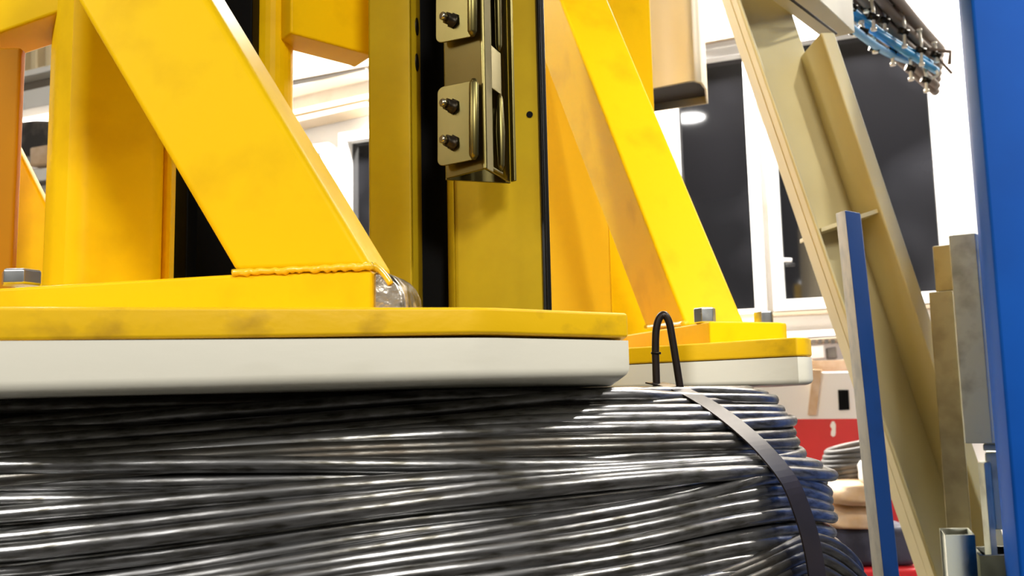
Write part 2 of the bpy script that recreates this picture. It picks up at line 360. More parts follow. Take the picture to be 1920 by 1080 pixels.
T = [
 # (trace, strap y, silhouette y, dR)
 ([(-60, 764), (0, 760), (185, 754), (333, 747), (520, 741), (700, 735), (985, 728), (1225, 728)], 735, 742, 0),
 ([(-60, 803), (0, 796), (130, 784), (260, 773), (500, 758), (700, 746), (985, 733), (1225, 733)], 738, 746, -.004),
 ([(-60, 816), (0, 810), (185, 795), (370, 776), (600, 761), (700, 753), (896, 737), (985, 726), (1190, 728), (1240, 730)], 738, 745, .008),
 ([(-60, 838), (0, 833), (185, 820), (370, 807), (600, 788), (748, 775), (933, 760), (985, 752), (1190, 742), (1290, 747)], 748, 752, .008),
 ([(-60, 850), (185, 836), (370, 822), (700, 795), (985, 772), (1192, 764), (1298, 757)], 760, 764, -.002),
 ([(-60, 858), (370, 828), (700, 806), (989, 780), (1192, 771), (1335, 770)], 774, 770, .002),
 ([(-60, 868), (370, 842), (700, 817), (992, 791), (1192, 786), (1350, 783)], 786, 781, .002),
 ([(-60, 880), (370, 842), (700, 822), (785, 817), (989, 808), (1192, 804), (1370, 800)], 801, 789, .006),
 ([(-60, 888), (370, 856), (700, 840), (748, 839), (933, 832), (1155, 826), (1390, 822)], 822, 811, 0),
 ([(-60, 905), (370, 868), (700, 852), (933, 846), (1155, 840), (1390, 836)], 836, 829, -.004),
 # middle bundle
 ([(-60, 874), (0, 874), (240, 871), (370, 869), (700, 871), (822, 873), (970, 872), (1150, 872), (1400, 868)], 855, 850, .012),
 ([(-60, 909), (0, 908), (333, 904), (510, 900), (700, 896), (900, 892), (1400, 862)], 862, 858, .004),
 ([(-60, 940), (0, 938), (110, 937), (300, 934), (600, 916), (900, 900), (1400, 872)], 870, 864, .004),
 ([(-60, 974), (0, 967), (185, 950), (333, 939), (555, 919), (700, 907), (850, 897), (1100, 885), (1400, 866)], 862, 872, .020),
 ([(-60, 1000), (0, 994), (222, 972), (333, 962), (450, 948), (600, 930), (711, 913), (822, 897), (933, 885), (1044, 872), (1200, 855), (1300, 850), (1409, 848)], 848, 856, .012),
 ([(-60, 1020), (0, 1010), (222, 988), (400, 964), (600, 945), (711, 930), (822, 918), (933, 907), (1044, 895), (1192, 884), (1439, 869)], 869, 874, .019),
 ([(-60, 1046), (0, 1038), (222, 1013), (333, 1000), (518, 976), (600, 966), (711, 950), (822, 936), (933, 924), (1044, 912), (1155, 901), (1430, 885)], 885, 892, .026),
 ([(-60, 1085), (0, 1074), (370, 1032), (600, 994), (822, 969), (1044, 947), (1300, 916), (1450, 893)], 893, 905, .012),
 ([(-60, 1118), (370, 1062), (600, 1020), (785, 994), (933, 978), (1044, 966), (1150, 955), (1298, 925), (1455, 892)], 895, 911, .010),
 ([(-60, 1135), (370, 1082), (600, 1042), (748, 1018), (896, 998), (1044, 976), (1150, 958), (1298, 930), (1452, 891)], 893, 926, .016),
 ([(300, 1105), (600, 1058), (748, 1036), (933, 1013), (1118, 984), (1200, 968), (1298, 947), (1400, 926), (1476, 917)], 917, 940, .010),
 ([(300, 1125), (600, 1075), (822, 1040), (970, 1025), (1155, 999), (1298, 966), (1400, 947), (1487, 938)], 939, 955, .008),
 ([(300, 1150), (600, 1098), (785, 1073), (970, 1050), (1155, 1026), (1298, 991), (1400, 972), (1494, 961)], 961, 972, .008),
 ([(300, 1170), (600, 1122), (785, 1098), (970, 1076), (1150, 1050), (1350, 1014), (1483, 990)], 985, 1000, .004),
 ([(300, 1195), (600, 1146), (970, 1100), (1150, 1074), (1300, 1042), (1476, 1013)], 1013, 1024, .004),
 ([(300, 1220), (600, 1170), (970, 1122), (1150, 1098), (1300, 1066), (1480, 1040)], 1040, 1052, .004),
 ([(300, 1240), (600, 1190), (970, 1148), (1150, 1124), (1300, 1090), (1490, 1062)], 1062, 1080, .006),
 ([(-60, 1108), (0, 1100), (370, 1050), (600, 1010), (822, 982), (1044, 958), (1300, 926), (1445, 905)], 905, 915, 0),
 ([(-60, 1160), (370, 1105), (600, 1066), (785, 1034), (933, 1016), (1150, 985), (1400, 940)], 930, 935, -.004),
]
for i, (tr, ys, yE, dR) in enumerate(T):
    loop_from(tr, ys, yE, dR=dR, mt=M_wire if ys > 840 or i in (2, 3, 5, 6, 7) else M_wire_shade)
# outer turns at the lower right that fall away steeply
for k, (ya, yb, RR) in enumerate([(1000, 1075, .518), (1012, 1110, .521), (1030, 1150, .523), (1050, 1190, .524), (1080, 1230, .525)]):
    loop_from([(200, 1250 + 20 * k), (700, 1190 + 20 * k), (1100, 1140 + 18 * k), (1400, ya + 60), (1490, ya + 16), (1525, ya)], ya, yb, R=RR, mt=M_wire_shade, bulge=.026 + .004 * k)
# deeper turns that fill the body of the coil
for k in range(34):
    y = 748 + k * 11.5
    R = interp(PROF, y) - random.uniform(.054, .068) + (.022 if y < 845 else 0)
    tilt = random.uniform(20, 75) if y > 840 else random.uniform(5, 40)
    yl = y + tilt + max(0, (y - 745)) * .55
    loop_from([(-60, yl + 8), (300, yl), (700, y + (yl - y) * .65), (1050, y + (yl - y) * .3), (1350, y)], y, y + random.uniform(-4, 8), R=R, mt=M_wire_shade)
for k in range(22):
    y = 765 + k * 16; R = interp(PROF, y) - random.uniform(.078, .100)
    loop_from([(0, y + (y - 745) * .6 + 6), (600, y + (y - 745) * .5), (1300, y)], y, y, R=R, mt=M_wire_shade)

for k in range(5):
    loop_from([(-60, 745), (600, 738), (1100, 731)], 728, 733, R=.415 - .018 * k, mt=M_wire_shade)
# ------------------------------------------------------------------ strap with its loop
tvec = Vector((-math.sin(STH), math.cos(STH), 0))
strap = empty('steel_strap', on_strap(1262, 728), 'dark brown flat steel strap bent over the shoulder of the wire coil, with upright loop', 'strap')
cen = STRAP_C
cp = smooth_path([on_strap(*c) for c in cen], 5); bm = bmesh.new(); rows = []
for i, p in enumerate(cp):
    t = (cp[min(i + 1, len(cp) - 1)] - cp[max(i - 1, 0)]).normalized(); nn = t.cross(tvec).normalized()
    if nn.dot(EYE - p) < 0: nn = -nn
    hw = .0175
    rows.append([bm.verts.new(p - tvec * hw), bm.verts.new(p + tvec * hw), bm.verts.new(p + tvec * hw + nn * .0012), bm.verts.new(p - tvec * hw + nn * .0012)])
for a, b in zip(rows, rows[1:]):
    for k in range(4): bm.faces.new((a[k], a[(k + 1) % 4], b[(k + 1) % 4], b[k]))
bm.faces.new(rows[0]); bm.faces.new(rows[-1][::-1])
obj('strap_band', bm, M_strap, strap)
YL = on_strap(1245, 722).y
lp = smooth_path([at(x, y, YL) for x, y in [(1231, 724), (1230, 690), (1229, 655), (1230, 622), (1234, 602), (1241, 591), (1248, 592), (1255, 606), (1260, 632), (1266, 668), (1271, 700), (1275, 726)]], 5)
obj('strap_loop', tube_bm(lp, .0034, n=12), M_strap, strap, smooth=True)
obj('crimp_ring', tube_bm([at(1230, 664, YL), at(1230, 660, YL)], .0046, n=12), M_bolt, strap)

# ------------------------------------------------------------------ hex nut
def nut(parent, c, r, h, mt=M_chrome):
    bm = bmesh.new(); a0 = .06
    rings = []
    for rr, z in ((r * .93, 0), (r, .0012), (r, h - .0016), (r * .9, h)):
        rings.append([c + Vector((rr * math.cos(a0 + k * math.pi / 3), rr * math.sin(a0 + k * math.pi / 3), z)) for k in range(6)])
    for a, b in zip(rings, rings[1:]): loft(bm, a, b, False)
    bm.faces.new([bm.verts.new(p) for p in rings[-1]]); bm.faces.new([bm.verts.new(p) for p in rings[0]][::-1])
    return obj('hex_nut', bm, mt, parent, .0012)

ZT = EYE.z + .0572; ZM = EYE.z + .0390; 
def xy(px, py, Y): p = at(px, py, Y); return (p.x, p.y)
# ------------------------------------------------------------------ front press arm
arm = empty('press_arm', Vector((*xy(500, 600, .62), EYE.z)), 'bright yellow press arm in front with broad diagonal brace, its white pad on the coil', 'press arm', )
plan = [xy(-260, 580, .505), xy(0, 575, .516), xy(450, 572, .546), xy(880, 571, .577), xy(930, 572, .583), xy(1176, 582, .643)]
plan += [xy(1150, 582, .76), xy(700, 582, .84), xy(-260, 582, .84)]
obj('press_plate', prism_bm(plan, [ZM - .001, ZM - .001, ZM, ZM + .0015, ZM + .0015, ZM + .001, ZM, ZM, ZM], ZT), M_yel_worn, arm, .0022)
pad_lo = [EYE.z + v for v in (.0072, .0078, .0092, .0106, .0108, .0118, .0070, .0070, .0070)]
def pad_bm(plan, lo, hi, r=.0075):
    n = len(plan); P = [Vector(p) for p in plan]; c = sum(P, Vector((0, 0))) / n; inn = []
    for i in range(n):
        e0 = (P[i] - P[i - 1]).normalized(); e1 = (P[(i + 1) % n] - P[i]).normalized()
        n0 = Vector((-e0.y, e0.x)); n1 = Vector((-e1.y, e1.x)); b = (n0 + n1).normalized()
        b = b / max(.35, b.dot(n1))
        if i == 0: sg = 1 if b.dot(c - P[0]) > 0 else -1
        inn.append(b * sg)
    bm = bmesh.new(); rings = [[bm.verts.new((P[i].x, P[i].y, hi)) for i in range(n)]]
    for k in range(7):
        a = k / 6 * math.pi / 2; d = r * (1 - math.cos(a)); 
        rings.append([bm.verts.new((P[i].x + inn[i].x * d, P[i].y + inn[i].y * d, lo[i] + r * (1 - math.sin(a)))) for i in range(n)])
    for a, b in zip(rings, rings[1:]):
        for i in range(n): bm.faces.new((a[i], a[(i + 1) % n], b[(i + 1) % n], b[i]))
    bm.faces.new(rings[0]); b = rings[-1]; cv_ = bm.verts.new(sum((v.co for v in b), Vector()) / n); cv_.co.z = min(lo)
    for i in range(n): bm.faces.new((b[i], b[(i + 1) % n], cv_))
    return bm
def smooth_pad(o):
    for f in o.data.polygons: f.use_smooth = len(f.vertices) == 4
    o.modifiers.new('es', 'EDGE_SPLIT').split_angle = math.radians(28)
smooth_pad(obj('wear_pad', pad_bm(plan, pad_lo, ZM - .0012), M_pad, arm))
FA = vplane((700, 540, .600), (0, 540, .648))
slab('foot_beam', [(-260, 556), (0, 540), (440, 514), (697, 506), (697, 586), (440, 596), (-260, 626)], FA, .055, M_yel, arm, .0025)
slab('diagonal_brace', [(-93, -400), (441, 513), (700, 504), (152, -400)], FA, .050, M_yel, arm, .006)
# weld bead along the brace foot
wb = [on(FA, 438 + i * 6.55, 512 - i * .33 + random.uniform(-1.5, 1.5)) - FA[1] * .0005 for i in range(41)]
obj('weld_bead', tube_bm(wb, [.0024 + random.uniform(-.0005, .0006) for _ in wb], n=8), M_weld, arm, smooth=True)
q = [(697, 512), (706, 508), (722, 510), (736, 518), (748, 532), (756, 550), (759, 572), (757, 600), (697, 600)]
slab('cut_end', q, (on(FA, 700, 540) + FA[1] * .004, FA[1]), .045, M_raw, arm, .003)
Pn = hz(42, 536, EYE.z + .0855)
nut(arm, at(40, 536, .672), .0142, .0118)
wr = [at(699 + i * 2.6, 497 + i * 1.2 + (i ** 2) * .12, .602) for i in range(14)]
obj('weld_bead', tube_bm(wr, .0022, n=8), M_weld, arm, smooth=True)

# ------------------------------------------------------------------ rear press arm
arm2 = empty('press_arm', Vector((*xy(1400, 620, 1.1), EYE.z)), 'yellow press arm at the back right with two nuts on its foot block, shorter pad', 'press arm')
pts = [(1040, 1.19), (1180, 1.12), (1340, 1.046), (1478, .985), (1494, .978), (1508, .982), (1517, .992), (1521, 1.008), (1516, 1.12), (1440, 1.50), (1040, 1.50)]
plan2 = [xy(a, 650, b) for a, b in pts]
obj('press_plate', prism_bm(plan2, ZM - .0015, ZT), M_yel_worn, arm2, .002)
smooth_pad(obj('wear_pad', pad_bm(plan2, [EYE.z + .0072] * len(plan2), ZM - .0027, .006), M_pad, arm2))
ZB = EYE.z + .0872
bp = [xy(1110, 640, 1.46), xy(1330, 605, 1.12), xy(1462, 605, 1.158), xy(1474, 605, 1.175), xy(1440, 605, 1.35), xy(1200, 605, 1.62)]
obj('foot_block', prism_bm(bp, ZT, ZB), M_yel, arm2, .0025)
c1 = at(1322, 603, 1.15); c1.z = ZB; nut(arm2, c1, .0140, .0195)
c2 = at(1432, 603, 1.21); c2.z = ZB; nut(arm2, c2, .0130, .0185)
B1, B2, B0 = at(1287, 612, 1.205), at(1399, 612, 1.235), at(1212, 618, 1.36)
T1, T2, T0 = at(1036, -40, 1.42), at(1124, -40, 1.45), at(962, -40, 1.575)
T1, T2, T0 = B1 + (T1 - B1) * 1.5, B2 + (T2 - B2) * 1.5, B0 + (T0 - B0) * 1.5
obj('diagonal_brace', hexa_bm([B0, B1, B2, B0 + B2 - B1], [T0, T1, T2, T0 + T2 - T1]), M_yel, arm2, .005)
obj('weld_bead', tube_bm([B1.lerp(B0, t / 10) + Vector((0, 0, .004)) for t in range(11)], .004, n=8), M_weld, arm2, smooth=True)

# ------------------------------------------------------------------ central mast
def post(name, pl4, z0, z1, mt, parent, bevel=.003, seg=3):
    return obj(name, prism_bm(pl4, z0, z1), mt, parent, bevel, seg=seg)
ZTOP = 2.6
mast = empty('machine_mast', Vector((*xy(860, 400, 1.05), 0)), 'tall shade-darkened yellow mast with a black vertical slot and rubber seals', 'mast')
def col4(a, ya, b, yb, t):     # footprint from two front points plus depth
    p, q = xy(*a, ya), xy(*b, yb); return [p, q, (q[0], q[1] + t), (p[0], p[1] + t)]
post('mast_post', col4((691, 300), 1.0, (771, 300), .985, .12), 0, ZTOP, M_yel_shade, mast)
post('guide_flange', col4((771, 300), .992, (786, 300), 1.02, .06), 0, ZTOP, M_yel_shade, mast, .0015)
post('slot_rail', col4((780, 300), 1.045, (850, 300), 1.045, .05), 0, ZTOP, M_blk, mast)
post('mast_post', col4((850, 400), 1.000, (1017, 400), .985, .10), 0, ZTOP, M_yel_shade, mast)
post('guide_flange', col4((839, 400), 1.012, (851, 400), .996, .04), 0, ZTOP, M_yel_shade, mast, .0015)
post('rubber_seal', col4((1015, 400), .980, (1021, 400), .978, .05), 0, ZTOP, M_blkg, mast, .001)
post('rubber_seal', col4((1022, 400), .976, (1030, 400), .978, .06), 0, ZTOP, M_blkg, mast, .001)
PLr = vplane((850, 400, 1.000), (1017, 400, .985))
hc = on(PLr, 993, 215); obj('bolt_hole', cyl_bm(hc - Vector((0, .0012, 0)), hc + Vector((0, .004, 0)), .0036), M_blk, mast)
for y in (50, 117):
    PLh = vplane((771, 300, .992), (786, 300, 1.02)); h1 = on(PLh, 781, y)
    bm = cyl_bm(h1 - PLh[1] * .0012, h1 + PLh[1] * .004, .0055); bmesh.ops.scale(bm, vec=(1, 1, 1.9), space=Matrix.Translation(-h1), verts=bm.verts)
    obj('oval_hole', bm, M_bolt, mast)
# wide yellow housing panel behind the mast
hp = empty('housing_panel', Vector((*xy(1120, 400, 1.7), 0)), 'wide smooth yellow panel standing behind the mast and rear brace', 'panel')
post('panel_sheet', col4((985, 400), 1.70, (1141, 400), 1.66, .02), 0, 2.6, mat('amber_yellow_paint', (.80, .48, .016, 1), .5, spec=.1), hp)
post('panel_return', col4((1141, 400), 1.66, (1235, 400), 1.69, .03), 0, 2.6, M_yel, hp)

# left part of the mast: frame with posts, rails and cross beams
lf = empty('lattice_frame', Vector((*xy(250, 400, .95), 0)), 'yellow left side frame of rounded post, cross beams and black rail', 'frame')
rp = [xy(88, 300, .90), xy(98, 300, .845), xy(108, 300, .832), xy(128, 300, .820), xy(150, 300, .818), xy(306, 300, .862), xy(312, 300, .95), xy(120, 300, .97)]
post('rounded_post', rp, EYE.z + .058, ZTOP, M_yel, lf, .012, 5)
post('edge_flange', col4((304, 400), .875, (320, 400), .870, .012), EYE.z + .058, ZTOP, M_yel, lf, .001)
post('black_rail', col4((318, 400), .96, (352, 400), .955, .03), EYE.z + .03, ZTOP, M_blk, lf, .002)
post('black_rail', col4((350, 400), 1.0, (470, 300), 1.0, .03), EYE.z - .2, ZTOP, M_blk, lf, .002)
post('guide_wire', col4((351, 400), .972, (353, 400), .972, .002), EYE.z + .03, ZTOP, M_edge, lf, 0)
post('round_post', [((lambda c, a: (c[0] + .0265 * math.cos(a), c[1] + .0265 * math.sin(a)))(xy(508, 100, 1.08), k * math.pi / 14)) for k in range(28)], EYE.z - .2, ZTOP, M_yel, lf, 0)
slab('cross_beam', [(545, -60), (700, -30), (700, 106), (690, 101), (545, 62)], vplane((550, 62, 1.04), (690, 101, 1.10)), .05, M_yel, lf, .003)
slab('cross_beam', [(-160, 118), (0, 60), (100, 25), (160, 4), (160, -60), (-160, -60)], vplane((100, 25, .855), (0, 60, .895)), .05, M_yel, lf, .003)
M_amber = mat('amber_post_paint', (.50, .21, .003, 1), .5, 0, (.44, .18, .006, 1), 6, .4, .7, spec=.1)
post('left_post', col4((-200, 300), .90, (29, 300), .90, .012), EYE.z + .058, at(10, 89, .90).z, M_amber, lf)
slab('side_gusset', [(-120, 0), (30, 275), (85, 385), (140, 500), (140, 590), (-120, 590)], vplane((0, 400, 1.0), (100, 400, .985)), .012, M_yel, lf, .003)

# ------------------------------------------------------------------ slotted zinc channel with clip plates
ch = empty('slotted_channel', at(880, 335, .93), 'galvanised slotted channel hanging on the mast, open at its lower end', 'channel')
a_, b_, c_ = (836, 333), (911, 318), (961, 336)
pA = at(*a_, .925); pB = at(*b_, .885); pC = at(954, 336, .93)
zt = 2.2
def wallbox(p, q, z0p, z0q, t, bm):
    n = Vector((0, 0, 1)).cross(Vector((q.x - p.x, q.y - p.y, 0))).normalized() * t
    A = [Vector((p.x, p.y, z0p)), Vector((q.x, q.y, z0q)), Vector((q.x, q.y, z0q)) + n, Vector((p.x, p.y, z0p)) + n]
    loft(bm, A, [Vector((v.x, v.y, zt)) for v in A]); return bm
z0 = at(*a_, .925).z; zb = pB.z
z0 = (z0 + zb) / 2
obj('channel_face', wallbox(pA, pB, z0, z0, .003, bmesh.new()), M_zinc, ch, .0008)
# right web, with two long slots cut through it
pR = at(957, 330, .945)
def web_with_slots(p, q, zs, slots, t, bm):
    """vertical web from p to q in plan; slots: (z0, z1) pill shaped openings"""
    dirv = Vector((q.x - p.x, q.y - p.y, 0)); n = Vector((0, 0, 1)).cross(dirv).normalized() * t
    L = 1.0; s0, s1 = .30, .70
    def quad(a, b, za, zb2):
        A = [p.xy.to_3d() + dirv * a, p.xy.to_3d() + dirv * b]
        base = [A[0], A[1], A[1] + n, A[0] + n]
        loft(bm, [Vector((v.x, v.y, za)) for v in base], [Vector((v.x, v.y, zb2)) for v in base])
    quad(0, s0, zs, zt); quad(s1, 1, zs, zt)
    z = zs
    for a, b in slots: quad(s0, s1, z, a); z = b
    quad(s0, s1, z, zt) if z < zt else None
    return bm
zsl = [(at(930, 318, .915).z, at(930, 172, .915).z), (at(930, 92, .915).z, 2.15)]
obj('channel_web', web_with_slots(pB, pR, z0, zsl, .003, bmesh.new()), M_zinc, ch, .0008)
for (za, zb2) in zsl:     # rolled slot lips: slim capsules down the far edge of each opening
    dirv = Vector((pR.x - pB.x, pR.y - pB.y, 0)); c0 = pB.xy.to_3d() + dirv * .62 + Vector((.0, -.001, 0))
    obj('slot_lip', tube_bm([Vector((c0.x, c0.y, za)), Vector((c0.x, c0.y, za + .006)), Vector((c0.x, c0.y, (za + zb2) / 2)), Vector((c0.x, c0.y, zb2 - .006)), Vector((c0.x, c0.y, zb2))], [.001, .0032, .0045, .0032, .001], n=12), M_zinc, ch, smooth=True)
pR2 = pR + Vector((.004, .004, 0))
obj('channel_flange', wallbox(pR, Vector((pR.x + .004, pR.y - .006, 0)), z0 + .0, z0, .003, bmesh.new()), M_zinc, ch, .0006)
pBack = Vector((pA.x + .012, pA.y + .02, 0))
obj('channel_back', wallbox(Vector((pA.x, pA.y + .004, 0)), Vector((pR.x, pR.y + .006, 0)), z0, z0, .003, bmesh.new()), M_zinc, ch, .0006)
CP = vplane((820, 200, .915), (900, 200, .880))
def clip_plate(y0, y1, bolts, xl=820, xr=888):
    def pix(x, y):   # skew: top/bottom edges rise to the right
        return (x, y - (x - xl) * .20)
    r = 12; P = []
    for cx, cy, a0 in ((xl + r, y1 - r, 90), (xl + r, y0 + r, 180)):
        for k in range(6):
            a = math.radians(a0 + k * 18); P.append(pix(cx + r * math.cos(a), cy + r * math.sin(a)))
    P += [pix(xr, y0), pix(xr, y1)]
    cpt = empty('clip_plate', on(CP, xl, y1), None, None); cpt.parent = ch; cpt.location = cpt.location - ch.location
    f = obj('plate', slab_bm(P, CP, .0022), M_zinc, cpt, .0006)
    x = xr + 3; pth = [on(CP, *pix(x, y1 + 1)), on(CP, *pix(x, y1 - 8)), on(CP, *pix(x, (y0 + y1) / 2)), on(CP, *pix(x, y0 + 8)), on(CP, *pix(x, y0 - 1))]
    pth = [p - CP[1] * .002 for p in pth]
    obj('rolled_edge', tube_bm(pth, [.0022, .0048, .0050, .0048, .0022], n=16), M_zinc, cpt, smooth=True)
    for bx, by in bolts:
        c = on(CP, bx, by) ; n = -CP[1]
        ax = (n + Vector((-.25, 0, .12))).normalized()
        obj('bolt', tube_bm([c, c + ax * .0015, c + ax * .0016, c + ax * .009, c + ax * .0091], [.0085, .0085, .0068, .0066, .004], n=6), M_bolt, cpt)
        obj('bolt', tube_bm([c + ax * .009, c + ax * .015, c + ax * .016], [.0042, .0042, .003], n=14), M_bolt_end, cpt)
clip_plate(164, 313, [(850, 200), (850, 268)])
clip_plate(-70, 82, [(850, 39), (850, -30)], xl=817, xr=885)

# ------------------------------------------------------------------ right side: cream beam, blue bar, blue column, galvanised posts
cb = empty('steel_beam', at(1700, 1080, 1.6), 'leaning cream painted steel I-beam rising behind the narrow blue bar', 'beam')
YB, DB = 1.60, .135
Lf = lambda y: 1360 + .343 * y
Rf = lambda y: 1518 + .336 * y
def strip(f, w0, w1, y0, y1, Y): return [at(f(y0) + w0, y0, Y), at(f(y0) + w1, y0, Y), at(f(y1) + w1, y1, Y), at(f(y1) + w0, y1, Y)]
DV = Vector((0, DB, 0))
A = strip(Lf, 22, 30, -420, 1300, YB); obj('left_flange', hexa_bm(A, [p + DV * .6 for p in A]), M_cream, cb, .004)
A = strip(Lf, 9, 13, -420, 1300, YB + .03); obj('flange_lip', hexa_bm(A, [p + Vector((0, .01, 0)) for p in A]), M_cream, cb, .002)
A = strip(Rf, 0, 27, 60, 1300, YB); obj('right_flange', hexa_bm(A, [p + DV for p in A]), M_cream, cb, .004)
a, b = strip(Lf, 26, 26, -420, 1300, YB), strip(Rf, 14, 14, -420, 1300, YB)
wv = [a[0], b[0], b[2], a[2]]; o1 = Vector((0, DB * .9, 0)); o2 = Vector((0, DB, 0))
kk = [.6, 1, 1, .6]; obj('web_plate', hexa_bm([p + o1 * k for p, k in zip(wv, kk)], [p + o2 * k for p, k in zip(wv, kk)]), M_cream, cb, .002)
for y in (432,):
    s = [at(Lf(y) + 32, y + 3, YB + .01), at(Rf(y - 34) + 4, y - 36, YB + .01)]
    A = [s[0], s[1], s[1] + DV * .92, s[0] + DV * .92]; obj('stiffener', hexa_bm(A, [p + Vector((0, 0, .008)) for p in A]), M_cream, cb, .001)
# horizontal cream beam end above
cj = empty('cross_member', at(1540, 60, 1.7), 'cream horizontal beam end meeting the leaning beam at the top', 'beam')
J = [at(1420, -20, 1.56), at(1492, -42, 1.56), at(1603, 62, 1.9), at(1546, 74, 1.9)]
obj('beam_end', hexa_bm(J, [p + Vector((0, 0, .10)) for p in J]), M_cream, cj, .002)
S_ = [at(1478, -6, 1.60), at(1568, 62, 1.78)]; obj('seam_strip', tube_bm([p - Vector((0, 0, .001)) for p in S_], .0025, n=8), M_dark_in, cj)

bb = hexa_bm([at(1567, 400, 1.36), at(1583, 393, 1.30), at(1611, 398, 1.325), at(1597, 400, 1.385)], [at(1668, 1400, 1.36), at(1691, 1400, 1.30), at(1719, 1400, 1.325), at(1700, 1400, 1.385)])
bar = empty('blue_flat_bar', at(1620, 1080, 1.33), 'narrow upright blue bar with bare brown-grey side in front of cream beam', 'bar')
P0 = [at(1584, 394, 1.30), at(1612, 399, 1.32)]; P1_ = [at(1691, 1400, 1.30), at(1719, 1400, 1.32)]
nb = Vector((.006, .012, 0))
obj('blue_face', hexa_bm([P0[0], P0[1], P0[1] + nb, P0[0] + nb], [P1_[0], P1_[1], P1_[1] + nb, P1_[0] + nb]), M_blue_d, bar, .001)
Q0 = [at(1567, 400, 1.37), P0[0]]; Q1 = [at(1670, 1400, 1.37), P1_[0]]; nb2 = Vector((.006, .014, 0))
obj('bare_side', hexa_bm([Q0[0], Q0[1], Q0[1] + nb2, Q0[0] + nb2], [Q1[0], Q1[1], Q1[1] + nb2, Q1[0] + nb2]), M_edge, bar, .0006)

bc = prism_bm([xy(1797, 0, 1.36), xy(1803, 0, 1.315), xy(1822, 0, 1.285), xy(2150, 0, 1.22), xy(2150, 0, 1.39), xy(1812, 0, 1.40)], 0, 2.5)
tag(obj('blue_column', bc, M_blue, None, .004, seg=4), 'large bright blue painted steel column filling the right edge', 'column')

def gpost(name, l, r, py, Y, z0, z1, t, mt, label, dY=.02, side=None, taper=0):
    p, q = xy(l, py, Y + dY), xy(r, py, Y); 
    pl4 = [p, q, (q[0] + (side or 0) + .5 * t, q[1] + t), (p[0] + .55 * t, p[1] + t)]
    o = obj(name, prism_bm(pl4, z0, z1), mt, None, .002)
    return tag(o, label, 'metal post')
Zp = lambda px, py, Y: at(px, py, Y).z
gpost('galvanised_post', 1778, 1829, 437, 1.42, Zp(1850, 832, 1.42), Zp(1800, 437, 1.42), .06, M_galv, 'tall galvanised box post, tallest of the metal posts beside the blue column', side=.03)
gpost('galvanised_post', 1748, 1782, 458, 1.53, Zp(1770, 545, 1.53), Zp(1765, 458, 1.53), .03, M_galv_y, 'short tan metal stub at the upper left of the tall post')
gpost('galvanised_post', 1741, 1786, 545, 1.51, Zp(1800, 1100, 1.51), Zp(1765, 545, 1.51), .04, M_galv_y, 'tan grey metal post left of the tall galvanised post')
gpost('galvanised_post', 1852, 1925, 920, 1.46, Zp(1880, 996, 1.46), Zp(1880, 850, 1.46), .06, M_galv, 'short spotted galvanised block below the tall post')
gpost('galvanised_rail', 1836, 1848, 900, 1.44, Zp(1850, 1120, 1.44), Zp(1845, 868, 1.44), .03, M_galv, 'thin upright galvanised rail beside the short block', side=.01)
gpost('galvanised_bracket', 1843, 1905, 838, 1.43, Zp(1880, 846, 1.43), Zp(1880, 834, 1.43), .06, M_galv, 'flat dark galvanised plate directly under the tall post')
def openbox(name, l, r, pyt, Y, t, depth, label):
    p, q = at(l, pyt, Y), at(r, pyt, Y); zt_ = (p.z + q.z) / 2
    bm = bmesh.new(); o = [(p.x, p.y), (q.x, q.y), (q.x + t * .35, q.y + t), (p.x + t * .35, p.y + t)]
    c = (sum(a[0] for a in o) / 4, sum(a[1] for a in o) / 4); i = [(c[0] + (a[0] - c[0]) * .88, c[1] + (a[1] - c[1]) * .88) for a in o]
    for k in range(4):
        n_ = (k + 1) % 4; A = [Vector((*o[k], zt_ - depth)), Vector((*o[n_], zt_ - depth)), Vector((*i[n_], zt_ - depth)), Vector((*i[k], zt_ - depth))]
        loft(bm, A, [Vector((v.x, v.y, zt_)) for v in A])
    A = [Vector((*a, zt_ - depth)) for a in o]; loft(bm, A, [v + Vector((0, 0, .01)) for v in A])
    return tag(obj(name, bm, M_galv, None, .001), label, 'metal post')
openbox('galvanised_socket', 1772, 1828, 1003, 1.40, .07, .6, 'open topped galvanised socket at the bottom beside the cream beam')
openbox('galvanised_socket', 1836, 1960, 1040, 1.43, .08, .6, 'wide galvanised socket at the bottom against the blue column')

# cream cover box, hollow and open below
cv = [(1150, 2.34), (1288, 2.24), (1303, 2.235), (1316, 2.25), (1325, 2.30), (1326, 2.42), (1165, 2.52)]
o_ = [Vector((*xy(a, 160, b), 0)) for a, b in cv]; cc = sum(o_, Vector()) / len(o_); i_ = [cc + (p - cc) * .93 for p in o_]
zb_ = at(1290, 154, 2.24).z; zt2 = 3.0; bm = bmesh.new()
for k in range(len(o_)):
    n_ = (k + 1) % len(o_); A = [o_[k], o_[n_], i_[n_], i_[k]]
    loft(bm, [Vector((v.x, v.y, zb_)) for v in A], [Vector((v.x, v.y, zt2)) for v in A])
cvb = empty('cream_cover', Vector((cc.x, cc.y, zb_)), 'pale cream rounded sheet metal cover hanging open-bottomed behind rear brace', 'cover')
obj('cover_shell', bm, M_cream_l, cvb, .004)
obj('cover_shade_sheet', prism_bm([((cc + (p - cc) * .92).x, (cc + (p - cc) * .92).y) for p in o_], zb_ + .02, zb_ + .04), M_dark_in, cvb)  # dark sheet painting the shade inside the open bottom

